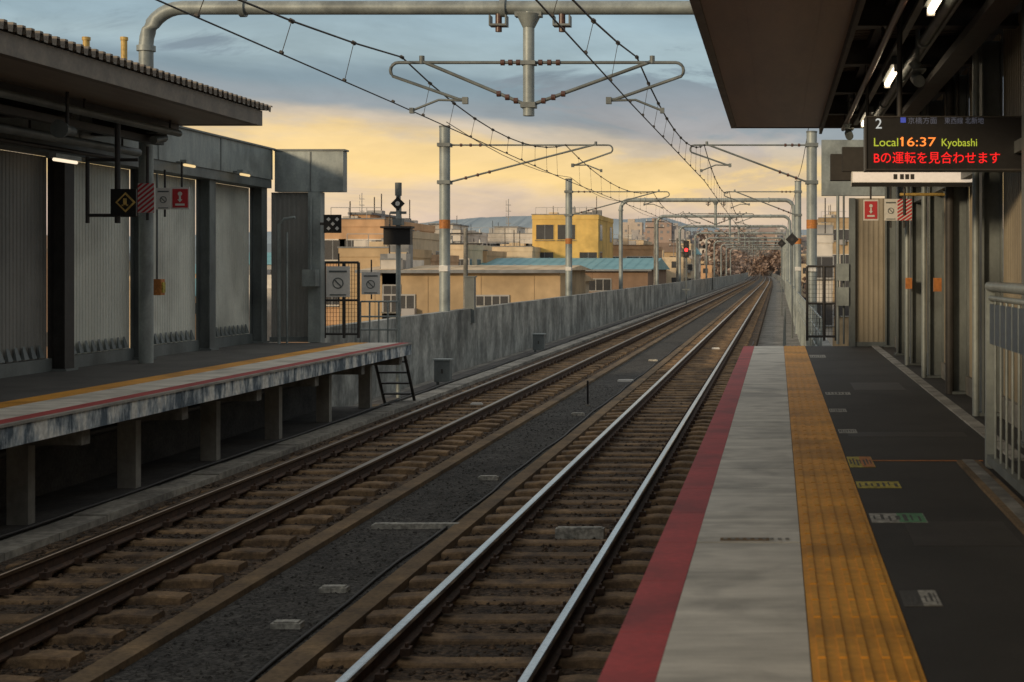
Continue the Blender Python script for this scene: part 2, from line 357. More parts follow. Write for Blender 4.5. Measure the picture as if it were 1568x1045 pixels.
def sticker(px,py,w,h,k,k2=None):
    Y=1.4*F/(py-413); s=Y/F; x=PX(px,Y); hh=h*Y*Y/(1.4*F)/2
    b=B('floor_sticker'); b.box(x-w*s/2,x+w*s/2,Y-hh,Y+hh,-1.399,-1.397,k)
    if k2: b.box(x,x+w*s/2-.005,Y-hh+.004,Y+hh-.004,-1.3965,-1.3955,k2)
    rr=random.Random(px)
    for i in range(7):
        xx=x-w*s/2+w*s*(i+.4)/7.4; ww=rr.uniform(.03,.08); b.box(xx,xx+w*s*ww,Y-hh*rr.uniform(.3,.8),Y+hh*rr.uniform(.2,.7),-1.3953,-1.3945,'asphalt2')
    b.done()
for a in [(1345,743,66,10,'sticky'),(1375,794,84,14,'stickw','green'),(1410,917,58,24,'asphalt2','stickw'),(1318,708,38,16,'sticky','orange'),(1298,661,28,6,'stickw'),(1283,629,26,5,'stickw'),(1283,603,38,4,'stickw'),(1252,546,24,4,'stickw')]: sticker(*a)
b=B('floor_marking_line'); Y=1.4*F/(706-413); b.box(PX(1300,Y),PX(1505,Y),Y-.02,Y+.02,-1.399,-1.3965,'orange'); b.done()

# ---------------- left platform ----------------
LE=-6.97; LYE=27.2; LB=-10.15
b=B('station_platform')
y=-8
while y<LYE-.01:
    l=min(1.3,LYE-y); b.box(LE-.02,LE-.5,y,y+l-.012,-1.62,-1.404,'slabface'); y+=1.3
b.box(LE-.5,LB,-8,LYE,-1.62,-1.404,'conc')
b.box(LE-.0,LE-.05,-8,LYE,-1.425,-1.398,'pillar')
b.box(LE-.052,LE-.25,-8,LYE,-1.404,-1.398,'redl')
b.box(LE-.252,LE-.85,-8,LYE,-1.404,-1.3985,'white')
b.box(LE-.852,LE-1.2,-8,LYE,-1.404,-1.397,'yellow')
b.box(LE-1.202,LB,-8,LYE,-1.404,-1.399,'asphalt2')
for y in [26.9-2.45*i for i in range(13)]:
    b.box(-7.9,-7.68,y-.07,y+.07,-2.7,-1.8,'pillar'); b.box(-8.55,LE-.15,y-.09,y+.09,-1.8,-1.62,'conc')
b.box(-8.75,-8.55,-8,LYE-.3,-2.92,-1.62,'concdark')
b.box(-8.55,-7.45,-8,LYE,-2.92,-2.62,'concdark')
b.tube([(-8.2,-8,-1.95),(-8.2,26,-1.95)],.05,'dark')
b.done()
b=B('steel_steps')
for i in range(6):
    z=-1.55-.22*i; b.box(-7.75,-7.2,27.35+.14*i,27.6+.14*i,z-.03,z,'dark')
b.tube([(-7.78,27.3,-1.5),(-7.78,28.4,-2.9)],.03,'dark'); b.tube([(-7.18,27.3,-1.5),(-7.18,28.4,-2.9)],.03,'dark'); b.done()

b=B('platform_screen_wall')
cols=[27.2-2.5*i for i in range(14)]
for i,y in enumerate(cols):
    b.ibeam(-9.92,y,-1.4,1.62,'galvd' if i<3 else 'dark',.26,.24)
    b.box(-10.08,-9.76,y-.17,y+.17,-1.4,-1.37,'galvd')
    if i: 
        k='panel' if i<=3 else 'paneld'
        b.corrY(-10.06,y+.13,cols[i-1]-.13,-1.22,1.55,k,.09,.009)
        b.box(-10.10,-9.98,y+.13,cols[i-1]-.13,-1.4,-1.22,'galvd')
        yy=y+.25
        while yy<cols[i-1]-.3:
            b.add([(-10.02,yy,-1.2),(-10.02,yy+.12,-1.2),(-9.97,yy+.12,-1.2),(-9.97,yy,-1.2),(-10.02,yy+.03,-1.03),(-10.02,yy+.09,-1.03)],[(3,2,5,4),(0,3,4),(2,1,5)],'galvd')
            yy+=.2
b.box(-10.1,-9.72,-6,27.35,1.56,1.72,'galvd')
b.box(-10.12,-9.7,-6,27.35,1.725,2.30,'galv')
for i in range(13): b.box(-9.70,-9.69,27.3-2.5*i-.02,27.3-2.5*i+.02,1.73,2.29,'galvd')
b.box(-10.14,-9.66,-6,27.4,2.30,2.33,'galvd')
b.done()
b=B('end_screen_wall')
b.box(-9.68,-8.36,27.4,27.65,1.5,2.28,'galv'); b.box(-9.7,-8.33,27.38,27.67,2.285,2.32,'galvd'); b.box(-9.0,-8.98,27.385,27.398,1.51,2.27,'galvd')
b.corrX(27.5,-9.78,-9.0,-1.35,1.49,'paneld',.09,.009)
b.box(-9.02,-8.78,27.35,27.6,-1.4,1.49,'galv'); b.box(-9.8,-9.02,27.45,27.55,-1.4,-1.3,'galvd')
b.box(-9.05,-8.8,27.1,27.34,.0,-.32,'galv'); b.tube([(-8.95,27.3,0),(-8.95,27.3,1.4)],.02,'galv',6)
b.tube([(-9.35,26.7,-1.4),(-9.35,26.7,.85),(-9.25,26.7,.95),(-9.05,26.7,.98)],.03,'galv',8)
b.tube([(-9.2,26.7,-1.4),(-9.2,26.7,.7)],.02,'galv',6)
b.done()

b=B('platform_canopy')
EX=-7.6; CY=21.0
b.box(EX-.02,-10.2,-8,CY,2.26,2.3,'dark')
b.box(EX-.12,-8.75,-8,CY-.16,2.125,2.15,'soffit2'); b.box(-8.75,-8.8,-8,CY-.2,1.98,2.25,'dark')
b.box(EX,EX-.12,-8,CY,2.12,2.34,'roofb')
b.box(EX-.12,-10.2,CY-.15,CY,2.12,2.34,'roofb')
pr=[];y=-8;pt=.17
while y<CY+.1:
    pr+=[(y,2.36),(y+pt*.45,2.36),(y+pt*.55,2.44),(y+pt*.9,2.44)]; y+=pt
n=len(pr)
x0=EX+.07
vs=[(x0,a,z) for a,z in pr]+[(-10.5,a,z+.12) for a,z in pr]+[(x0,a,z-.022) for a,z in pr]
b.add(vs,[(i,i+1,n+i+1,n+i) for i in range(n-1)]+[(i,i+1,2*n+i+1,2*n+i) for i in range(n-1)],'roofb')
for i in range(11):
    y=20.2-2.5*i; b.box(-8.8,-9.8,y-.06,y+.06,1.92,2.255,'dark'); b.box(-8.8,-9.8,y-.1,y+.1,1.9,1.92,'dark')
b.box(-9.0,-8.88,-8,20.6,1.80,1.895,'dark'); b.tube([(-8.62,-8,1.96),(-8.62,20.5,1.96)],.05,'galvd')
b.tube([(-9.3,-8,1.7),(-9.3,20.7,1.7)],.06,'galvd'); b.tube([(-9.55,-8,1.6),(-9.55,20.7,1.6)],.03,'dark')
for i in range(8):
    y=20.2-2.5*i; b.tube([(-9.3,y,1.7),(-9.3,y,1.9)],.015,'dark',6); b.tube([(-8.62,y,1.96),(-8.62,y,2.25)],.015,'dark',6)
b.done()
for px,Y in ((132,17.5),(190,19.0)):
    b=B('roof_vent_post'); x=PX(px,Y); b.tube([(x,Y,2.4),(x,Y,PZ(62,Y))],.04,'gold'); b.tube([(x,Y,PZ(62,Y)),(x,Y,PZ(57,Y))],.05,'gold'); b.done()  # warm light on the posts is painted in by the gold colour
for (px,py,k,hl) in ((100,248,'tubel',.3),(290,255,'tubey',.2),(375,269,'tubey',.2)):
    X=-9.5; Y=F*X/(px-1190); z=PZ(py,Y); b=B('fluorescent_lamp'); b.box(X-.05,X+.05,Y-hl-.04,Y+hl+.04,z+.03,z+.09,'galv'); b.tube([(X,Y-hl,z+.01),(X,Y+hl,z+.01)],.022,k); b.box(-9.75,X,Y-.03,Y+.03,z+.05,z+.08,'galvd'); b.done()

b=B('stop_position_sign')
Y=18.5
def pl(b,x0,y0,x1,y1,Y,k,t=.02,off=0): b.box(PX(x0,Y),PX(x1,Y),Y-off-t,Y-off,PZ(y1,Y),PZ(y0,Y),k)
b.tube([P(180,190,Y),P(180,342,Y)],.035,'dark'); 
for yy in (245,330): b.tube([P(132,yy,Y+.02),P(212,yy,Y+.02)],.022,'dark',6)
b.tube([P(134,240,Y+.02),P(134,342,Y+.02)],.025,'dark',6)
pl(b,173,290,212,331,Y,'black',.03,.04)
c=P(192,310,Y-.09); r=.13
b.polyy([(c[0]-r,c[2]),(c[0],c[2]-r),(c[0]+r,c[2]),(c[0],c[2]+r)],c[1],'gold'); r=.10
b.polyy([(c[0]-r,c[2]),(c[0],c[2]-r),(c[0]+r,c[2]),(c[0],c[2]+r)],c[1]-.007,'black')
b.box(c[0]-.02,c[0]+.02,c[1]-.02,c[1]-.012,c[2]-.05,c[2]+.05,'gold'); b.box(c[0]-.04,c[0]+.04,c[1]-.02,c[1]-.0125,c[2]-.05,c[2]-.03,'gold')
b.done()
def hatch_sign(px0,px1,py0,py1,Y,pole=None):
    b=B('hazard_stripe_sign'); pl(b,px0,py0,px1,py1,Y,'signw'); x0,x1,z0,z1=PX(px0,Y),PX(px1,Y),PZ(py1,Y),PZ(py0,Y)
    w=x1-x0;h=z1-z0; n=6
    for i in range(-4,7):
        a=z0+h*i/n; t=h*.085; sl=h*.45; N_=12
        lo_=[(x0+w*j/N_, min(max(a+sl*j/N_,z0),z1)) for j in range(N_+1)]; hi_=[(x0+w*j/N_, min(max(a+t+sl*j/N_,z0),z1)) for j in range(N_+1)]
        for j in range(N_):
            if hi_[j][1]-lo_[j][1]>1e-4 or hi_[j+1][1]-lo_[j+1][1]>1e-4:
                b.polyy([lo_[j],lo_[j+1],hi_[j+1],hi_[j]],Y-.03,'signr')
    b.tube([((x0+x1)/2,Y+.03,z1+.5),((x0+x1)/2,Y+.03,z0-.1)],.02,'dark',6); b.done()
def red_sign(px0,px1,py0,py1,Y):
    b=B('emergency_button_sign'); pl(b,px0,py0,px1,py1,Y,'signw'); x0,x1,z0,z1=PX(px0,Y),PX(px1,Y),PZ(py1,Y),PZ(py0,Y); w=x1-x0;h=z1-z0
    b.box(x0+w*.08,x1-w*.08,Y-.028,Y-.021,z0+h*.08,z1-h*.08,'signr')
    cxx=(x0+x1)/2; b.disk((cxx,Y-.032,z0+h*.70),w*.12,'signw',12,t=.006); b.box(cxx-w*.05,cxx+w*.05,Y-.036,Y-.03,z0+h*.42,z0+h*.6,'signw'); b.polyy([(cxx-w*.14,z0+h*.45),(cxx,z0+h*.32),(cxx+w*.14,z0+h*.45)],Y-.037,'signw'); b.box(cxx-w*.25,cxx+w*.25,Y-.036,Y-.03,z0+h*.17,z0+h*.26,'signw')
    b.tube([(cxx,Y+.03,z1+.35),(cxx,Y+.03,z0)],.015,'dark',6); b.done()
def white_sign(px0,px1,py0,py1,Y,name='notice_sign'):
    b=B(name); pl(b,px0,py0,px1,py1,Y,'signw'); x0,x1,z0,z1=PX(px0,Y),PX(px1,Y),PZ(py1,Y),PZ(py0,Y); w=x1-x0;h=z1-z0
    b.box(x0+w*.12,x1-w*.12,Y-.026,Y-.021,z1-h*.2,z1-h*.14,'galvd')
    n=16
    for i in range(n):
        a0=2*math.pi*i/n;a1=2*math.pi*(i+1)/n; R=min(w,h)*.24;c0=((x0+x1)/2,z0+h*.45)
        b.polyy([(c0[0]+R*math.cos(a0),c0[1]+R*math.sin(a0)),(c0[0]+R*math.cos(a1),c0[1]+R*math.sin(a1)),(c0[0]+.8*R*math.cos(a1),c0[1]+.8*R*math.sin(a1)),(c0[0]+.8*R*math.cos(a0),c0[1]+.8*R*math.sin(a0))],Y-.027,'galvd')
    b.polyy([(c0[0]-R*.6,c0[1]+R*.75),(c0[0]-R*.75,c0[1]+R*.6),(c0[0]+R*.6,c0[1]-R*.75),(c0[0]+R*.75,c0[1]-R*.6)],Y-.034,'galvd')
    b.box(x0+w*.15,x1-w*.15,Y-.026,Y-.021,z0+h*.05,z0+h*.09,'galvd')
    b.tube([((x0+x1)/2,Y+.03,z1+.25),((x0+x1)/2,Y+.03,z0-.1)],.015,'dark',6)
    b.done()
hatch_sign(212,237,281,326,19.2); white_sign(240,262,288,321,19.4); red_sign(263,291,287,321,19.4)
red_sign(1322,1345,306,338,20); white_sign(1354,1374,305,338,20); hatch_sign(1374,1396,305,338,20)
b=B('surveillance_camera'); x,y,z=P(243,212,20.2); b.tube([(x,y-.18,z-.04),(x,y+.18,z+.02)],.06,'galvd'); b.tube([(x,y,z),(x,y,2.1)],.02,'dark'); b.box(x-.08,x+.08,y-.22,y+.1,z+.05,z+.07,'galvd'); b.done()
b=B('loudspeaker'); x,y,z=P(103,200,17); b.tube([(x,y-.2,z),(x,y,z),(x,y+.12,z)],[.11,.06,.06],'galvd',14); b.tube([(x,y,z),(x,y,2.2)],.02,'dark'); b.done()
b=B('emergency_phone_box'); b.box(-9.78,-9.6,22.15,22.3,-.4,-.15,'orange'); b.box(-9.6,-9.58,22.18,22.28,-.36,-.2,'sticky'); b.tube([(-9.7,22.25,-.15),(-9.7,22.25,1.5)],.015,'galvd',6); b.done()

b=B('stop_marker_sign'); Y=27.0; pl(b,496,329,523,357,Y,'black')
for a,c in ((503,336),(516,336),(503,350),(516,350),(509.5,343)): 
    p=P(a,c,Y-.03); r=.04; b.polyy([(p[0]-r,p[2]),(p[0],p[2]-r),(p[0]+r,p[2]),(p[0],p[2]+r)],p[1],'signw')
b.box(PX(490,Y),PX(497,Y),Y-.01,Y+.02,PZ(345,Y),PZ(341,Y),'dark'); b.done()
def gate(px0,px1,py0,py1,Y,name='service_gate'):
    b=B(name); x0,x1,z0,z1=PX(px0,Y),PX(px1,Y),PZ(py1,Y),PZ(py0,Y)
    for x in (x0,(x0+x1)/2+.05,x1): b.tube([(x,Y,z0),(x,Y,z1)],.03,'dark',6)
    for z in (z0+.08,(z0+z1)/2,z1): b.tube([(x0,Y,z),(x1,Y,z)],.022,'dark',6)
    x=x0+.05
    while x<x1: b.tube([(x,Y,z0+.08),(x,Y,z1)],.005,'dark',4); x+=.06
    z=z0+.1
    while z<z1: b.tube([(x0,Y,z),(x1,Y,z)],.004,'dark',4); z+=.08
    b.done()
gate(497,549,402,518,27.9); white_sign(500,536,408,455,27.6)
white_sign(554,582,417,451,28.6)
b=B('handrail_fence'); Y=28.6
for px in (552,566,580,594,608): b.tube([P(px,462,Y),P(px,527,Y)],.018,'galv',6)
for py in (462,485,505): b.tube([P(552,py,Y),P(610,py,Y)],.018,'galv',6)
b.done()
b=B('train_signal_pole'); Y=30.0
b.tube([P(610,285,Y),(PX(610,Y),Y,-2.9)],.05,'galv'); pl(b,589,350,630,375,Y,'black',.2,-.1); b.box(PX(586,Y),PX(633,Y),Y-.2,Y+.1,PZ(350,Y),PZ(347,Y),'dark')
p=P(609,312,Y-.08); r=.15
b.polyy([(p[0]-r,p[2]),(p[0],p[2]-r),(p[0]+r,p[2]),(p[0],p[2]+r)],p[1],'black'); b.disk((p[0],p[1]-.01,p[2]),.05,'signw',10)
b.tube([P(610,300,Y-.1),P(610,280,Y-.1)],.07,'galvd'); b.box(PX(598,Y),PX(622,Y),Y-.03,Y+.03,PZ(328,Y),PZ(324,Y),'galvd')
b.box(PX(603,Y),PX(617,Y),Y-.1,Y+.1,PZ(345,Y),PZ(335,Y),'galvd'); b.done()

# ---------------- right canopy ----------------
b=B('platform_canopy')
b.box(-.60,.62,-8,CY,2.10,2.13,'soffit')
for i in (1,4): b.box(-.45+i*.2,-.447+i*.2,-8,CY-.1,2.096,2.0995,'soffit')
b.box(-.68,-.60,-8,CY+.02,2.085,2.33,'roofb'); b.box(-.66,2.6,CY,CY+.06,2.09,2.33,'roofb')
b.box(-.59,2.6,-8,CY,2.5,2.54,'dark')
b.box(.62,.66,-8,CY,2.0,2.5,'dark')
pr=[];y=-8
while y<CY+.1:
    pr+=[(y,2.36),(y+pt*.45,2.36),(y+pt*.55,2.43),(y+pt*.9,2.43)]; y+=pt
n=len(pr); b.add([(-.72,a,z) for a,z in pr]+[(3,a,z+.2) for a,z in pr],[(i,i+1,n+i+1,n+i) for i in range(n-1)],'roofb')
for i in range(12):
    y=20.0-2.4*i; b.box(.66,2.5,y-.05,y+.05,2.2,2.5,'dark'); b.box(.66,2.5,y-.09,y+.09,2.18,2.2,'dark')
    b.tube([(1.32,y,2.05),(1.32,y,2.2)],.015,'dark',6); b.tube([(.95,y,2.02),(.95,y,2.2)],.012,'dark',6)
    b.tube([(1.32,y-.04,2.05),(1.32,y+.04,2.05)],.06,'galv',8)
for x in (1.0,1.5,2.0): b.box(x-.04,x+.04,-8,20.5,2.35,2.495,'dark')
b.tube([(.95,-8,2.02),(.95,20.5,2.02)],.03,'insul'); b.tube([(1.32,-8,2.05),(1.32,20.5,2.05)],.045,'galvd'); b.tube([(1.42,-8,2.1),(1.42,20.5,2.1)],.025,'galvd'); b.box(1.6,1.8,-8,20.5,1.98,2.06,'dark')
b.box(1.1,1.16,-8,20.5,2.08,2.12,'galvd')
b.done()
b=B('platform_screen_wall')
rc=[25.8,23.3,20.9,18.5,16.1,13.7,11.3,8.9,6.5,4.1,1.7,-.7,-3.1]
for i,y in enumerate(rc):
    b.ibeam(2.06,y,-1.4,2.2,'galvd',.2,.2)
    b.box(1.93,2.2,y-.14,y+.14,-1.4,-1.37,'galvd')
    if i: b.corrY(2.17,y+.1,rc[i-1]-.1,-1.2,2.3,'panelb',.10,-.01); b.box(2.12,2.24,y+.1,rc[i-1]-.1,-1.4,-1.2,'conc')
b.box(2.0,2.1,-5,26,.98,1.08,'galvd')
for y in (20.9,18.5,13.7): b.tube([(1.9,y-.1,-1.4),(1.9,y-.1,2.2)],.035,'galv')
b.tube([(1.94,16.0,-1.4),(1.94,16.0,2.2)],.05,'dark')
for y,z in ((20.6,-.2),(16.9,-.18)): b.box(1.86,1.95,y-.05,y+.05,z-.08,z+.08,'orange')
b.done()
b=B('end_screen_wall')
b.corrX(25.95,PX(1308,26),PX(1385,26),-1.32,1.3,'panelb',.09,.009); b.box(PX(1300,26),PX(1309,26),25.85,26.05,-1.4,1.3,'galvd')
b.box(PX(1300,26),PX(1400,26),25.9,26.1,-1.4,-1.32,'galvd')
b.box(PX(1258,26.3),PX(1400,26.3),26.2,26.4,PZ(300,26.3),PZ(215,26.3),'galv')
b.box(PX(1280,26),PX(1299,26),25.8,25.95,PZ(430,26),PZ(404,26),'galv'); b.box(PX(1280,26),PX(1299,26),25.8,25.95,PZ(468,26),PZ(440,26),'galv')
b.tube([P(1283,300,26),P(1283,527,26)],.03,'galv'); b.tube([P(1292,300,26),P(1292,527,26)],.02,'galvd'); b.done()
gate(1236,1280,408,522,27); 
b=B('ramp_walkway'); b.add([(-.35,26.02,-1.62),(.9,26.02,-1.62),(.9,34,-2.85),(-.35,34,-2.85),(-.35,26.02,-2.9),(.9,26.02,-2.9),(.9,34,-2.9),(-.35,34,-2.9)],[(0,1,2,3),(0,3,7,4),(1,2,6,5),(0,1,5,4),(2,3,7,6)],'conc')
for i in range(5):
    y=26.3+i*1.7; z=-1.62-(y-26)*.154; b.tube([(.15,y,z-.1),(.15,y,z+.95)],.02,'galv',6)
b.tube([(.15,26.3,-.72),(.15,33.1,-1.77)],.02,'galv',6); b.tube([(.15,26.3,-1.1),(.15,33.1,-2.2)],.018,'galv',6); b.done()

b=B('steel_barrier'); X=1.5
b.tube([(X,3,-.12),(X,10.05,-.12)],.035,'galv',10); b.tube([(X,3,-.2),(X,10.05,-.2)],.02,'galv',8)
b.box(X-.006,X+.006,3,10.05,-.52,-.24,'blue'); b.box(X-.025,X+.025,3,10.05,-1.36,-1.3,'galvd')
y=3.05
while y<10: b.tube([(X,y,-1.3),(X,y,-.22)],.010,'galv',6); y+=.24
for y in (4.0,7.0): b.tube([(X,y,-1.4),(X,y,-.12)],.022,'galv',8)
b.box(X-.03,X+.03,10.0,10.06,-1.4,-.1,'galv'); b.done()

for y0 in (10.2,14.5,18.7,6,2):
    b=B('fluorescent_lamp'); x=1.17; z=2.0 
    b.box(x-.055,x+.055,y0-.65,y0+.65,z-.0,z+.07,'galvd'); b.tube([(x,y0-.6,z-.03),(x,y0+.6,z-.03)],.03,'tube'); b.box(x-.03,x+.03,y0-.65,y0-.61,z-.07,z,'signw'); b.box(x-.03,x+.03,y0+.61,y0+.65,z-.07,z,'signw')
    b.tube([(x,y0,z+.07),(x,y0,2.2)],.015,'dark'); b.done()
for px,py,Y in ((1405,120,13.0),(1308,160,18.2),(1300,205,19.5)):
    b=B('surveillance_camera'); x,y,z=P(px,py,Y); b.tube([(x,y-.16,z-.05),(x,y+.14,z+.02)],[.055,.055],'galv',12); b.tube([(x,y,z),(x,y,2.3)],.02,'galv'); b.box(x-.06,x+.06,y-.2,y+.1,z+.05,z+.065,'galv'); b.tube([(x,y+.02,z+.1),(x-.04,y+.02,z+.16)],.05,'galv'); b.done()

Y=12.0
b=B('led_departure_board'); pl(b,1325,178,1640,261,Y,'black',.25,-.25)
x0,x1,z0,z1=PX(1325,Y),PX(1640,Y),PZ(261,Y),PZ(178,Y)
for (a,c,d,e) in ((x0,x1,z1-.012,z1),(x0,x1,z0,z0+.012),(x0,x0+.012,z0+.012,z1-.012),(x1-.012,x1,z0+.012,z1-.012)): b.box(a,c,Y-.015,Y-.001,d,e,'dark')
for x in (x0+.3,x1-.3): b.tube([(x,Y+.12,z1),(x,Y+.12,2.3)],.025,'dark')
board=b.done()
def text(s,px,py,h,k,w=None,parent=None,Y=Y-.006):
    cu=bpy.data.curves.new('led_text','FONT'); cu.body=s; cu.size=h*Y/F/.72; cu.extrude=.001
    o=bpy.data.objects.new('led_text',cu); bpy.context.collection.objects.link(o); cu.materials.append(M[k])
    o.rotation_euler=(math.pi/2,0,0); o.location=P(px,py,Y); bpy.context.view_layer.update()
    if w and o.dimensions.x>0: o.scale.x=(w*Y/F)/o.dimensions.x
    bpy.context.view_layer.update()
    if parent: o.parent=parent; o.matrix_parent_inverse=parent.matrix_world.inverted()
text('2',1340,197,16,'ledw',None,board); text('■',1378,188,8,'ledb',None,board)
text('京橋方面',1390,189,8,'ledd',44,board); text('東西線 北新地',1446,189,8,'ledd',60,board)
text('Local',1337,224,13,'ledg',37,board)
# the "1" is drawn as a plain LED bar with a flag so that it reads at this size
p=P(1382,224,Y-.008); s=Y/F
board2=B('led_digit_one'); board2.box(p[0]-1.4*s,p[0]+1.4*s,p[1],p[1]+.002,p[2],p[2]+14*s,'ledo'); board2.box(p[0]-3.4*s,p[0]-1.45*s,p[1],p[1]+.002,p[2]+10*s,p[2]+12.4*s,'ledo'); board2.done(board)
text('6:37',1388,224,14,'ledo',44,board); text('Kyobashi',1441,224,12,'ledg',54,board)
text('Bの運転を見合わせます',1337,249,14,'ledr',193,board)
Y2=15.5
b=B('illuminated_direction_sign'); pl(b,1272,236,1360,276,Y2+.3,'dark',.2,-.2)
pl(b,1304,263,1493,285,Y2,'signw',.15,-.15); b.box(PX(1306,Y2),PX(1491,Y2),Y2-.012,Y2-.002,PZ(279,Y2),PZ(264,Y2),'lit'); b.box(PX(1304,Y2),PX(1493,Y2),Y2-.02,Y2-.001,PZ(286,Y2),PZ(280,Y2),'black')
for px in (1368,1378,1386,1394): b.box(PX(px,Y2),PX(px+6,Y2),Y2-.016,Y2-.0125,PZ(275,Y2),PZ(267,Y2),'dark')
pl(b,1290,225,1500,262,Y2,'dark',.12,-.14)
for px in (1330,1470): b.tube([(PX(px,Y2),Y2+.2,PZ(225,Y2)),(PX(px,Y2),Y2+.2,2.3)],.02,'dark')
b.done()
b=B('hanging_clock_bracket')
Y3=17.5; b.tube([P(1378,298,Y3),P(1455,298,Y3)],.02,'gold'); b.tube([P(1385,290,Y3),P(1385,330,Y3)],.02,'dark'); b.tube([P(1445,290,Y3),P(1452,310,Y3)],.02,'galvd'); b.done()

# ---------------- overhead line ----------------
def arc(c,r,a0,a1,n=8,y=0): return [(c[0]+r*math.cos(a0+(a1-a0)*i/n),y,c[1]+r*math.sin(a0+(a1-a0)*i/n)) for i in range(n+1)]
def cantilever(b,xm,side,Y,zt,reach,zl):
    xe=xm+side*reach; r=.12; 
    top=[(xm,Y,zt),(xe,Y,zt)]
    lp=[(xe+side*r*math.sin(a),Y,zt-r+r*math.cos(a)) for a in [math.pi*i/8 for i in range(9)]]
    b.tube(top+lp[1:7]+[(xe-side*.9,Y,zt-.55),(xe-side*1.0,Y,zt-.56)],.025,'galvd',8)
    b.tube([(xm,Y,zl),(xe-side*.35,Y,zt+.02)],.028,'galvd',8)
    for t in (.12,.2,.28): 
        p=Vector((xm,Y,zl)).lerp(Vector((xe-side*.35,Y,zt)),t); b.tube([p-Vector((side*.03,0,0)),p+Vector((side*.03,0,0))],.045,'insul',10)
    for t in (.08,.14,.2):
        p=Vector((xm+side*reach*t,Y,zt)); b.tube([p-Vector((.03,0,0)),p+Vector((.03,0,0))],.045,'insul',10)
    b.tube([(xe-side*.35,Y,zt-.02),(xe-side*.35,Y,zt+.1)],.04,'galvd',8)
    b.box(xe-side*1.0-.04,xe-side*1.0+.04,Y-.04,Y+.04,zt-.62,zt-.52,'galvd')
    b.tube([(xe-side*1.0,Y,zt-.57),(xe-side*.6,Y,zt-.56),(xe-side*.2,Y,zt-.72)],.018,'galvd',6) 
    b.box(xe-side*.2-.03,xe-side*.2+.03,Y-.04,Y+.04,zt-.76,zt-.68,'galvd')
def portal(Y,drop=True,r=.105,zb=3.92,xr0=1.0):
    b=B('overhead_wire_gantry'); o=cx(Y); xl=-9.45+o; xr=xr0+o; R=.55
    pts=[(xl,Y,-2.9),(xl,Y,zb-R)]+arc((xl+R,zb-R),R,math.pi,math.pi/2,8,Y)[1:]+arc((xr-R,zb-R),R,math.pi/2,0,8,Y)+[(xr,Y,-2.9)]
    b.tube(pts,r,'galv',14)
    for x in (-8.0,-4.1,-.5): b.tube([(x+o-.04,Y,zb),(x+o+.04,Y,zb)],r*1.35,'galv',14)
    b.tube([(xl,Y,zb-R-.1),(xl,Y,zb-R-.02)],r*1.3,'galv',14)
    if drop:
        xm=-3.72+o
        b.tube([(xm,Y,zb),(xm,Y,zb-1.62)],.085,'galv',12); b.box(xm-.2,xm+.2,Y-.08,Y+.08,zb-.14,zb-.05,'galvd'); b.tube([(xm,Y,zb-.3),(xm,Y,zb-.1)],[.09,.19],'galv',10)
        b.box(xm-.11,xm+.11,Y-.1,Y+.1,zb-.86,zb-.80,'galvd'); b.box(xm-.11,xm+.11,Y-.1,Y+.1,zb-1.5,zb-1.42,'galvd')
        zt=zb-.82
        cantilever(b,xm,-1,Y,zt,1.95,zt-.65); cantilever(b,xm,1,Y,zt,2.2,zt-.65)
        for dx in (-.45,.5):
            b.box(xm+dx-.13,xm+dx+.13,Y-.1,Y+.1,zb-.28,zb-.25,'galvd'); b.box(xm+dx-.13,xm+dx-.11,Y-.1,Y+.1,zb-.25,zb-.12,'galvd'); b.box(xm+dx+.11,xm+dx+.13,Y-.1,Y+.1,zb-.25,zb-.12,'galvd'); b.tube([(xm+dx,Y,zb-.36),(xm+dx,Y,zb)],.05,'insul',8)
    b.done()
def mast(x,Y,side,zt,zc,reach,bands=True):
    b=B('overhead_wire_mast'); x+=cx(Y)
    b.tube([(x,Y,-2.9),(x,Y,zt)],.15,'galv',14); b.tube([(x,Y,zt),(x,Y,zt+.04)],.16,'galvd',14)
    if bands:
        b.tube([(x,Y,1.15),(x,Y,1.4)],.153,'orange',14); b.tube([(x,Y,-.05),(x,Y,.12)],.153,'signw',14); b.box(x-.12,x+.12,Y-.18,Y-.152,-.05,.1,'signw')
    cantilever(b,x+side*.1,side,Y,zc,reach,zc-1.05)
    for z in (zc,zc-1.05): b.box(x-.18,x+.18,Y-.18,Y+.18,z-.05,z+.05,'galvd')
    b.done()
portal(21.3,xr0=2.45)
mast(PX(681,40),40,1,4.0,3.5,4.5); mast(PX(1243,40),40,-1,3.85,3.5,3.2)
mast(PX(871,64),64,1,4.05,3.5,4.3); mast(PX(1222,64),64,-1,3.95,3.5,3.1)
for i,y in enumerate((86,112,138,164,190,214,240,266,292)): portal(y,True,.12,4.2)

sup=[-2.7,21.3,40,64,86,112,138,164,190,214,240,266,292]
def wire_run(name,xs):
    b=B(name); mes=[];con=[]
    for i in range(len(sup)-1):
        a,c=sup[i],sup[i+1]; L=c-a; n=10 if i<5 else 5
        za=3.18 if a<30 else 3.5; zb=3.18 if c<30 else 3.5
        if a<0: za=3.3
        xa=xs[i%len(xs)]; xb=xs[(i+1)%len(xs)]
        sag=.5
        for j in range(n if i<len(sup)-2 else n+1):
            t=j/n; y=a+L*t
            mes.append((xa[0]+(xb[0]-xa[0])*t+cx(y),y,za+(zb-za)*t-4*sag*t*(1-t)))
            con.append((xa[1]+(xb[1]-xa[1])*t+cx(y),y,2.5))
            if i<6:
                p=mes[-1]; q=con[-1]
                if 0<j: b.tube([p,q],.005,'wire',4); 
                b.tube([(p[0],y-.04,p[2]),(p[0],y+.04,p[2])],.03,'wire',6); b.tube([(q[0],y-.03,q[2]+.02),(q[0],y+.03,q[2]+.02)],.022,'wire',6)
    b.tube(mes,.013,'wire',6); b.tube(con,.010,'wire',6)
    b.done()
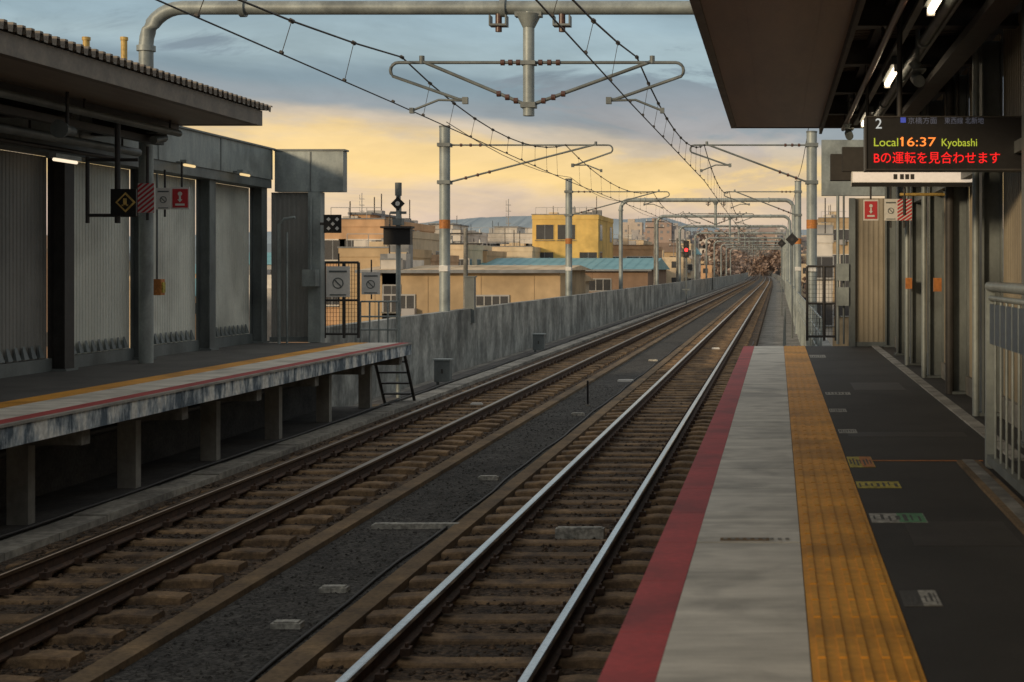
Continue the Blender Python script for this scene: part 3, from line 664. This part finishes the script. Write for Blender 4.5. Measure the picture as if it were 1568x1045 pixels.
wire_run('catenary_wire',[(-5.68,-5.75),(-5.62,-5.75),(-5.95,-5.9),(-5.6,-5.65)])
wire_run('catenary_wire',[(-2.25,-2.3),(-2.1,-2.2),(-2.05,-2.05),(-2.15,-2.2)])
b=B('feeder_cable')
for x,z in ((-9.3,4.15),(.9,4.1)):
    pts=[]
    for i in range(2,len(sup)-1):
        a,c=sup[i],sup[i+1]
        for j in range(6): t=j/6; y=a+(c-a)*t; pts.append((x+cx(y),y,z-1.2*t*(1-t)))
    b.tube(pts,.012,'wire',5)
b.done()

def block_signal(px,py,Y,k='sigr'):
    b=B('railway_signal'); x,y,z=P(px,py,Y); b.tube([(x,y,-2.9),(x,y,z+.8)],.05,'galvd'); b.box(x-.22,x+.22,y-.15,y-.05,z-.6,z+.7,'black')
    b.disk((x,y-.17,z),.14,k,14,t=.03)
    for dz in (-.35,.4): b.disk((x,y-.17,z+dz),.1,'dark',12,t=.03)
    b.box(x-.3,x+.3,y-.12,y+.2,-1.6,-1.5,'galvd'); b.done()
block_signal(1051,383,110); 
for px,py,Y in ((1213,367,60),(1197,373,90)):
    b=B('diamond_marker_sign'); x,y,z=P(px,py,Y); r=.28; b.polyy([(x-r,z),(x,z-r),(x+r,z),(x,z+r)],y-.1,'black',.04); b.tube([(x,y,-2.9),(x,y,z+.3)],.04,'galvd'); b.disk((x,y-.12,z),.08,'dark',10); b.done()
for px,py0,Y in ((1003,335,120),(1037,365,140),(713,350,70)):
    b=B('utility_pole'); x=PX(px,Y); b.tube([(x,Y,GZ),(x,Y,PZ(py0,Y))],[.16,.1],'conc',8)
    for d in (.3,.8): z=PZ(py0,Y)-d; b.box(x-.8,x+.8,Y-.05,Y+.05,z,z+.08,'dark'); [b.tube([(x+q,Y,z+.08),(x+q,Y,z+.25)],.04,'signw',6) for q in (-.7,0,.7)]
    b.done()

# ---------------- buildings ----------------
def building(name,px0,px1,pyt,Y,depth,wall,win=None,roof='roofgrey',par=.5,side=True,clutter=True,pent=None,wz=1.3,skip=.1,frame=None,gl='glass'):
    b=B(name); x0,x1,zt=PX(px0,Y),PX(px1,Y),PZ(pyt,Y)
    b.box(x0,x1,Y,Y+depth,GZ,zt-par,wall)
    t=.2
    b.box(x0-.05,x1+.05,Y-.05,Y+t,zt-par,zt,wall); b.box(x0-.05,x1+.05,Y+depth-t,Y+depth+.05,zt-par,zt,wall)
    b.box(x0-.05,x0+t,Y+t,Y+depth-t,zt-par,zt,wall); b.box(x1-t,x1+.05,Y+t,Y+depth-t,zt-par,zt,wall)
    b.box(x0-.1,x1+.1,Y-.1,Y+t,zt,zt+.08,roof)
    fr=frame or ('gry' if wall=='wht' else 'wht')
    if win:
        cols,ww=win; z=zt-par-2.2; w=x1-x0
        while z>GZ+1:
            for i in range(cols):
                if random.random()<skip: continue
                xc=x0+w*(i+.5)/cols+random.uniform(-.2,.2); hw=ww/2*random.choice((1,1,.7))
                b.box(xc-hw-.08,xc+hw+.08,Y-.04,Y-.001,z-.08,z+wz+.08,fr); b.box(xc-hw,xc+hw,Y-.055,Y-.041,z,z+wz,gl); b.box(xc-.03,xc+.03,Y-.07,Y-.056,z,z+wz,'roofgrey')
                b.box(xc-hw-.12,xc+hw+.12,Y-.16,Y-.041,z-.14,z-.081,'conc')
                if random.random()<.25: b.box(xc+hw+.2,xc+hw+.9,Y-.45,Y-.002,z-.5,z+.1,'fb')
            if side:
                nd=max(1,int(depth/4))
                for i in range(nd):
                    if random.random()<skip: continue
                    yc=Y+depth*(i+.5)/nd
                    b.box(x1+.001,x1+.04,yc-ww/2-.08,yc+ww/2+.08,z-.08,z+wz+.08,'gry'); b.box(x1+.041,x1+.055,yc-ww/2,yc+ww/2,z,z+wz,gl)
            z-=3.0
    if clutter:
        for i in range(random.randint(3,6)):
            cxn=random.uniform(x0+.8,x1-.8); cy=Y+random.uniform(.5,depth*.5); h=random.uniform(.7,1.5)
            b.box(cxn-.5,cxn+.5,cy,cy+.9,zt-par,zt-par+h,random.choice(['gry','wht','roofgrey','cream']))
            if random.random()<.6: b.tube([(cxn,cy,zt),(cxn,cy,zt+random.uniform(1,2.4))],.04,'dark',5); 
        for q in range(int((x1-x0)/1.2)): b.tube([(x0+.3+q*1.2,Y+.4,zt),(x0+.3+q*1.2,Y+.4,zt+.8)],.025,'gry',4)
        b.tube([(x0+.3,Y+.4,zt+.8),(x1-.3,Y+.4,zt+.8)],.03,'gry',4)
    if pent:
        a,c,d=pent; b.box(PX(a,Y),PX(c,Y),Y+1,Y+depth*.6,zt-par,PZ(d,Y),wall); b.box(PX(a,Y)-.15,PX(c,Y)+.15,Y+.85,Y+depth*.6+.15,PZ(d,Y),PZ(d,Y)+.15,roof)
    b.done()
building('apartment_building',497,588,336,95,14,'ora',(3,1.6),pent=(530,560,328))
building('house',585,632,354,100,10,'cream',(2,1.4))
building('house',520,600,380,80,9,'tan',(3,1.5))
building('house',585,612,398,76,5,'wht',(1,1.2))
building('office_building',632,705,352,170,16,'wht',(5,1.8),pent=(655,690,344))
building('house',640,712,374,130,12,'cream',(4,1.5),roof='brn')
building('house',620,660,390,105,9,'ora',(2,1.3))
building('apartment_building',705,820,358,190,16,'wht',(8,1.6),pent=(755,790,348))
building('house',745,815,378,150,12,'cream',(4,1.5))
building('house',690,745,384,138,10,'ora',(3,1.5))
building('yellow_building',815,916,329,155,14,'yel',(3,1.9),skip=.35,wz=1.6,frame='yel')
building('house',868,1000,376,175,14,'ora',(6,1.5),roof='brn')
building('house',930,985,368,200,14,'cream',(3,1.5))
def warehouse(name,px0,px1,pye,pyr,Y,depth,wall,roof,wins=()):
    b=B(name); x0,x1,ze,zr=PX(px0,Y),PX(px1,Y),PZ(pye,Y),PZ(pyr,Y)
    b.box(x0,x1,Y,Y+depth,GZ,ze,wall)
    b.add([(x0-.4,Y-.5,ze),(x1+.4,Y-.5,ze),(x1+.4,Y+depth/2,zr),(x0-.4,Y+depth/2,zr),(x0-.4,Y+depth+.5,ze),(x1+.4,Y+depth+.5,ze)],[(0,1,2,3),(3,2,5,4),(0,3,4),(1,5,2)],roof)
    n=int((x1-x0)/.9)
    for i in range(n):
        x=x0+(x1-x0)*(i+.5)/n; b.add([(x-.03,Y-.5,ze+.03),(x+.03,Y-.5,ze+.03),(x+.03,Y+depth/2,zr+.04),(x-.03,Y+depth/2,zr+.04)],[(0,1,2,3)],roof)
        if i%3==0: b.box(x-.02,x+.02,Y-.03,Y-.001,GZ,ze-.1,wall)
    b.box(x0-.4,x1+.4,Y-.6,Y-.5,ze-.15,ze+.02,'roofgrey')
    for a,c,d,e in wins:
        b.box(PX(a,Y)-.08,PX(c,Y)+.08,Y-.08,Y-.04,PZ(e,Y)-.08,PZ(d,Y)+.08,'gry'); b.box(PX(a,Y),PX(c,Y),Y-.1,Y-.081,PZ(e,Y),PZ(d,Y),'glass')
        for j in range(1,4): xx=PX(a,Y)+(PX(c,Y)-PX(a,Y))*j/4; b.box(xx-.03,xx+.03,Y-.12,Y-.101,PZ(e,Y),PZ(d,Y),'gry')
    b.done()
warehouse('warehouse',560,858,414,406,76,10,'tan','cream',((588,634,453,478),(730,778,454,468)))
warehouse('warehouse',712,992,413,394,132,22,'brn','teal',((890,935,428,445),))
warehouse('warehouse',800,870,432,420,90,10,'cream','tan')
def town(name,n,xr,yr,seed,h=(6,14),pal=('cream','wht','tan','ora','gry','wht','brn','cream'),roofs=('roofgrey','brn','roofgrey','teal'),gl='glass'):
    random.seed(seed); b=B(name)
    for i in range(n):
        Y=random.uniform(*yr); px=random.uniform(*xr); x=PX(px,Y)
        if -11-8+cx(min(Y,620))<x<10+cx(min(Y,620)) and Y<620: continue
        w=random.uniform(6,14); d=random.uniform(7,12); H=random.uniform(*h); k=random.choice(pal)
        b.box(x-w/2,x+w/2,Y,Y+d,GZ,GZ+H,k)
        if random.random()<.4: b.add([(x-w/2-.3,Y-.3,GZ+H),(x+w/2+.3,Y-.3,GZ+H),(x+w/2+.3,Y+d+.3,GZ+H),(x-w/2-.3,Y+d+.3,GZ+H),(x-w/2+1,Y+d/2,GZ+H+2),(x+w/2-1,Y+d/2,GZ+H+2)],[(0,1,5,4),(3,2,5,4),(0,3,4),(1,2,5)],random.choice(roofs))
        else:
            b.box(x-w*.25,x+w*.1,Y+1,Y+4,GZ+H,GZ+H+random.uniform(1,2.6),k)
            b.tube([(x+w*.3,Y+2,GZ+H),(x+w*.3,Y+2,GZ+H+3)],.08,'fg',4)
        z=GZ+H-2
        while z>GZ+2:
            c=int(w/2.6)
            for j in range(c):
                if random.random()<.2: continue
                xx=x-w/2+w*(j+.5)/c; b.box(xx-.6,xx+.6,Y-.05,Y-.01,z,z+1.2,gl)
            c=int(d/2.8); sx=x+w/2
            for j in range(c):
                yy=Y+d*(j+.5)/c; b.box(sx+.01,sx+.05,yy-.6,yy+.6,z,z+1.2,gl)
            z-=3
    b.done()
town('distant_town',130,(560,1140),(210,480),3,(7,13))
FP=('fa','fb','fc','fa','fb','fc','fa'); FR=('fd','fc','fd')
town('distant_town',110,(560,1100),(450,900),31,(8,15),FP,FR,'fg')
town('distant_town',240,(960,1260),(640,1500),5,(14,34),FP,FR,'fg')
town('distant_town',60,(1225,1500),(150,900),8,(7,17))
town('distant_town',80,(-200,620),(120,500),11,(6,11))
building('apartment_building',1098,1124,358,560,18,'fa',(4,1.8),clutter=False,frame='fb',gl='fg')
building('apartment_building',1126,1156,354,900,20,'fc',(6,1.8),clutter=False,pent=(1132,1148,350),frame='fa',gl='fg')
building('apartment_building',1072,1100,366,420,18,'wht',(4,1.8))
building('apartment_building',1020,1058,373,300,16,'cream',(5,1.8))
building('apartment_building',1254,1300,334,170,14,'tan',(3,1.7))
building('house',1250,1275,360,90,8,'wht',(1,1.4))

def trees(name,spots):
    b=B(name)
    for (x,y,h) in spots:
        b.tube([(x,y,GZ),(x,y,GZ+h*.5),(x+.3,y,GZ+h*.8)],[.35,.22,.08],'bark',6)
        for q in range(9):
            a=random.uniform(0,6.28); p0=Vector((x,y,GZ+h*random.uniform(.35,.6))); p1=p0+Vector((math.cos(a)*h*.16,math.sin(a)*h*.16,h*.2)); b.tube([p0,p1],[.14,.07],'bark',4)
            for _ in range(3): b.tube([p1,p1+Vector((random.gauss(0,h*.08),random.gauss(0,h*.08),h*random.uniform(.1,.2)))],[.07,.02],'bark',4)
        cl=[(random.gauss(0,h*.16),random.gauss(0,h*.16),random.uniform(h*.45,h*.95)) for _ in range(11)]
        for c in cl:
            for q in range(18):
                p=Vector((x+c[0]+random.gauss(0,h*.06),y+c[1]+random.gauss(0,h*.06),GZ+c[2]+random.gauss(0,h*.05)))
                u=Vector((random.gauss(0,1),random.gauss(0,1),random.gauss(0,1))).normalized()*h*.028; w=u.orthogonal().normalized()*h*.022
                b.add([p-u-w,p+u-w,p+u+w,p-u+w],[(0,1,2,3)],'leaf')
    b.done(recalc=False)
random.seed(21)
sp=[]
for i in range(55):
    Y=random.uniform(330,640); px=random.uniform(1100,1170); x=PX(px,Y)
    if x<-14+cx(Y): sp.append((x,Y,random.uniform(14,21)))
for i in range(40):
    Y=random.uniform(625,760); px=random.uniform(1120,1230); sp.append((PX(px,Y),Y,random.uniform(15,24)))
for i in range(18):
    Y=random.uniform(120,400); px=random.uniform(1225,1330); x=PX(px,Y)
    if x>6: sp.append((x,Y,random.uniform(8,12)))
trees('distant_trees',sp)
for px,py,Y in ((772,303,190),(534,292,95)):
    b=B('radio_antenna_mast'); x=PX(px,Y); z1=PZ(py,Y); z0=z1-Y*.022; q=Y/190
    b.tube([(x,Y+3,z0-3),(x,Y+3,z1)],[.12*q,.05*q],'gry',6)
    for j in range(5): z=z0+(z1-z0)*j/5; b.tube([(x-.35*q,Y+3,z),(x+.35*q,Y+3,z)],.05*q,'gry',5); b.tube([(x-.3*q,Y+3,z),(x-.3*q,Y+3,z+.6*q)],.03*q,'gry',5)
    b.done()

# ---------------- world ----------------
w=bpy.data.worlds.new('World'); scene.world=w; w.use_nodes=True
nt=w.node_tree; N=nt.nodes; L=nt.links; bg=N['Background']; bg.inputs[1].default_value=.1
EL=math.radians(12); AZ=math.radians(215)
sky=N.new('ShaderNodeTexSky'); sky.sky_type='NISHITA'; sky.sun_disc=False; sky.sun_elevation=EL; sky.sun_rotation=AZ; sky.altitude=50; sky.dust_density=2
tc=N.new('ShaderNodeTexCoord'); sep=N.new('ShaderNodeSeparateXYZ'); L.new(tc.outputs['Generated'],sep.inputs[0])
def noise(scale,st,loc=(0,0,0),det=6,rough=.55,dist=0):
    mp=N.new('ShaderNodeMapping'); mp.inputs['Scale'].default_value=st; mp.inputs['Location'].default_value=loc; L.new(tc.outputs['Generated'],mp.inputs[0])
    n=N.new('ShaderNodeTexNoise'); n.inputs['Scale'].default_value=scale; n.inputs['Detail'].default_value=det; n.inputs['Roughness'].default_value=rough; n.inputs['Distortion'].default_value=dist; L.new(mp.outputs[0],n.inputs['Vector']); return n.outputs['Fac']
def math_(op,a,bv):
    m=N.new('ShaderNodeMath'); m.operation=op
    for i,q in enumerate((a,bv)):
        if isinstance(q,(int,float)): m.inputs[i].default_value=q
        else: L.new(q,m.inputs[i])
    return m.outputs[0]
n1=noise(2.6,(1,1,4.5),(1.3,.2,.4),7,.55,.3); off=math_('MULTIPLY',math_('SUBTRACT',n1,.45),.09)
t=math_('ADD',sep.outputs[2],off); t=math_('MULTIPLY',t,2.0)
rp=N.new('ShaderNodeValToRGB'); cr=rp.color_ramp; cr.interpolation='EASE'
stops=[(0.0,(.60,.49,.42)),(.03,(.74,.57,.45)),(.05,(.80,.61,.42)),(.066,(.95,.67,.29)),(.084,(.92,.66,.31)),(.092,(.66,.55,.42)),(.104,(.31,.35,.38)),(.13,(.24,.32,.37)),(.15,(.38,.49,.53)),(.175,(.34,.46,.52)),(.195,(.22,.29,.33)),(.245,(.30,.38,.42)),(.45,(.66,.62,.56))]
while len(cr.elements)<len(stops): cr.elements.new(.5)
for e,(p,c) in zip(cr.elements,stops): e.position=p*2; e.color=(*c,1)
L.new(t,rp.inputs[0])
n3=noise(4.2,(1,1,4.5),(7,3,2),9,.62,.6)
mk=N.new('ShaderNodeMapRange'); mk.inputs[1].default_value=.49; mk.inputs[2].default_value=.57; mk.inputs[3].default_value=0; mk.inputs[4].default_value=.8; mk.interpolation_type='SMOOTHSTEP'; L.new(n3,mk.inputs[0])
hf=N.new('ShaderNodeMapRange'); hf.inputs[1].default_value=.03; hf.inputs[2].default_value=.11; hf.inputs[3].default_value=.35; hf.inputs[4].default_value=1; L.new(sep.outputs[2],hf.inputs[0])
cl=N.new('ShaderNodeValToRGB'); cl.color_ramp.elements[0].position=.04; cl.color_ramp.elements[0].color=(.62,.48,.42,1); cl.color_ramp.elements[1].position=.27; cl.color_ramp.elements[1].color=(.185,.235,.285,1); e=cl.color_ramp.elements.new(.18); e.color=(.46,.42,.41,1); L.new(math_('MULTIPLY',sep.outputs[2],2.0),cl.inputs[0])
mc=N.new('ShaderNodeMixRGB'); L.new(math_('MULTIPLY',mk.outputs[0],hf.outputs[0]),mc.inputs[0]); L.new(rp.outputs[0],mc.inputs[1]); L.new(cl.outputs[0],mc.inputs[2])
n2=noise(7,(1,1,3.5),(4,2,1),8,.6,.4)
mr=N.new('ShaderNodeMapRange'); mr.inputs[1].default_value=.35; mr.inputs[2].default_value=.65; mr.inputs[3].default_value=.86; mr.inputs[4].default_value=1.14; L.new(n2,mr.inputs[0])
vm=N.new('ShaderNodeVectorMath'); vm.operation='SCALE'; L.new(mc.outputs[0],vm.inputs[0]); L.new(math_('MULTIPLY',mr.outputs[0],10.0),vm.inputs['Scale'])
mx=N.new('ShaderNodeMixRGB'); mx.inputs[0].default_value=.93; L.new(sky.outputs[0],mx.inputs[1]); L.new(vm.outputs[0],mx.inputs[2]); L.new(mx.outputs[0],bg.inputs[0])

s=bpy.data.lights.new('sun','SUN'); s.energy=2.2; s.angle=math.radians(6); s.color=(1,.76,.48)
so=bpy.data.objects.new('sun',s); bpy.context.collection.objects.link(so)
sd=Vector((math.sin(AZ)*math.cos(EL),math.cos(AZ)*math.cos(EL),math.sin(EL)))
so.rotation_euler=sd.to_track_quat('Z','Y').to_euler()

cam=bpy.data.cameras.new('camera'); co=bpy.data.objects.new('camera',cam); bpy.context.collection.objects.link(co)
co.location=(0,0,0); co.rotation_euler=(math.pi/2,0,0); cam.lens=50; cam.sensor_width=36; cam.shift_x=-.2589; cam.shift_y=-.0698; cam.clip_start=.1; cam.clip_end=12000
cam.dof.use_dof=True; cam.dof.focus_distance=22; cam.dof.aperture_fstop=4.5
scene.camera=co
scene.view_settings.view_transform='Standard'; scene.view_settings.look='None'; scene.view_settings.exposure=0
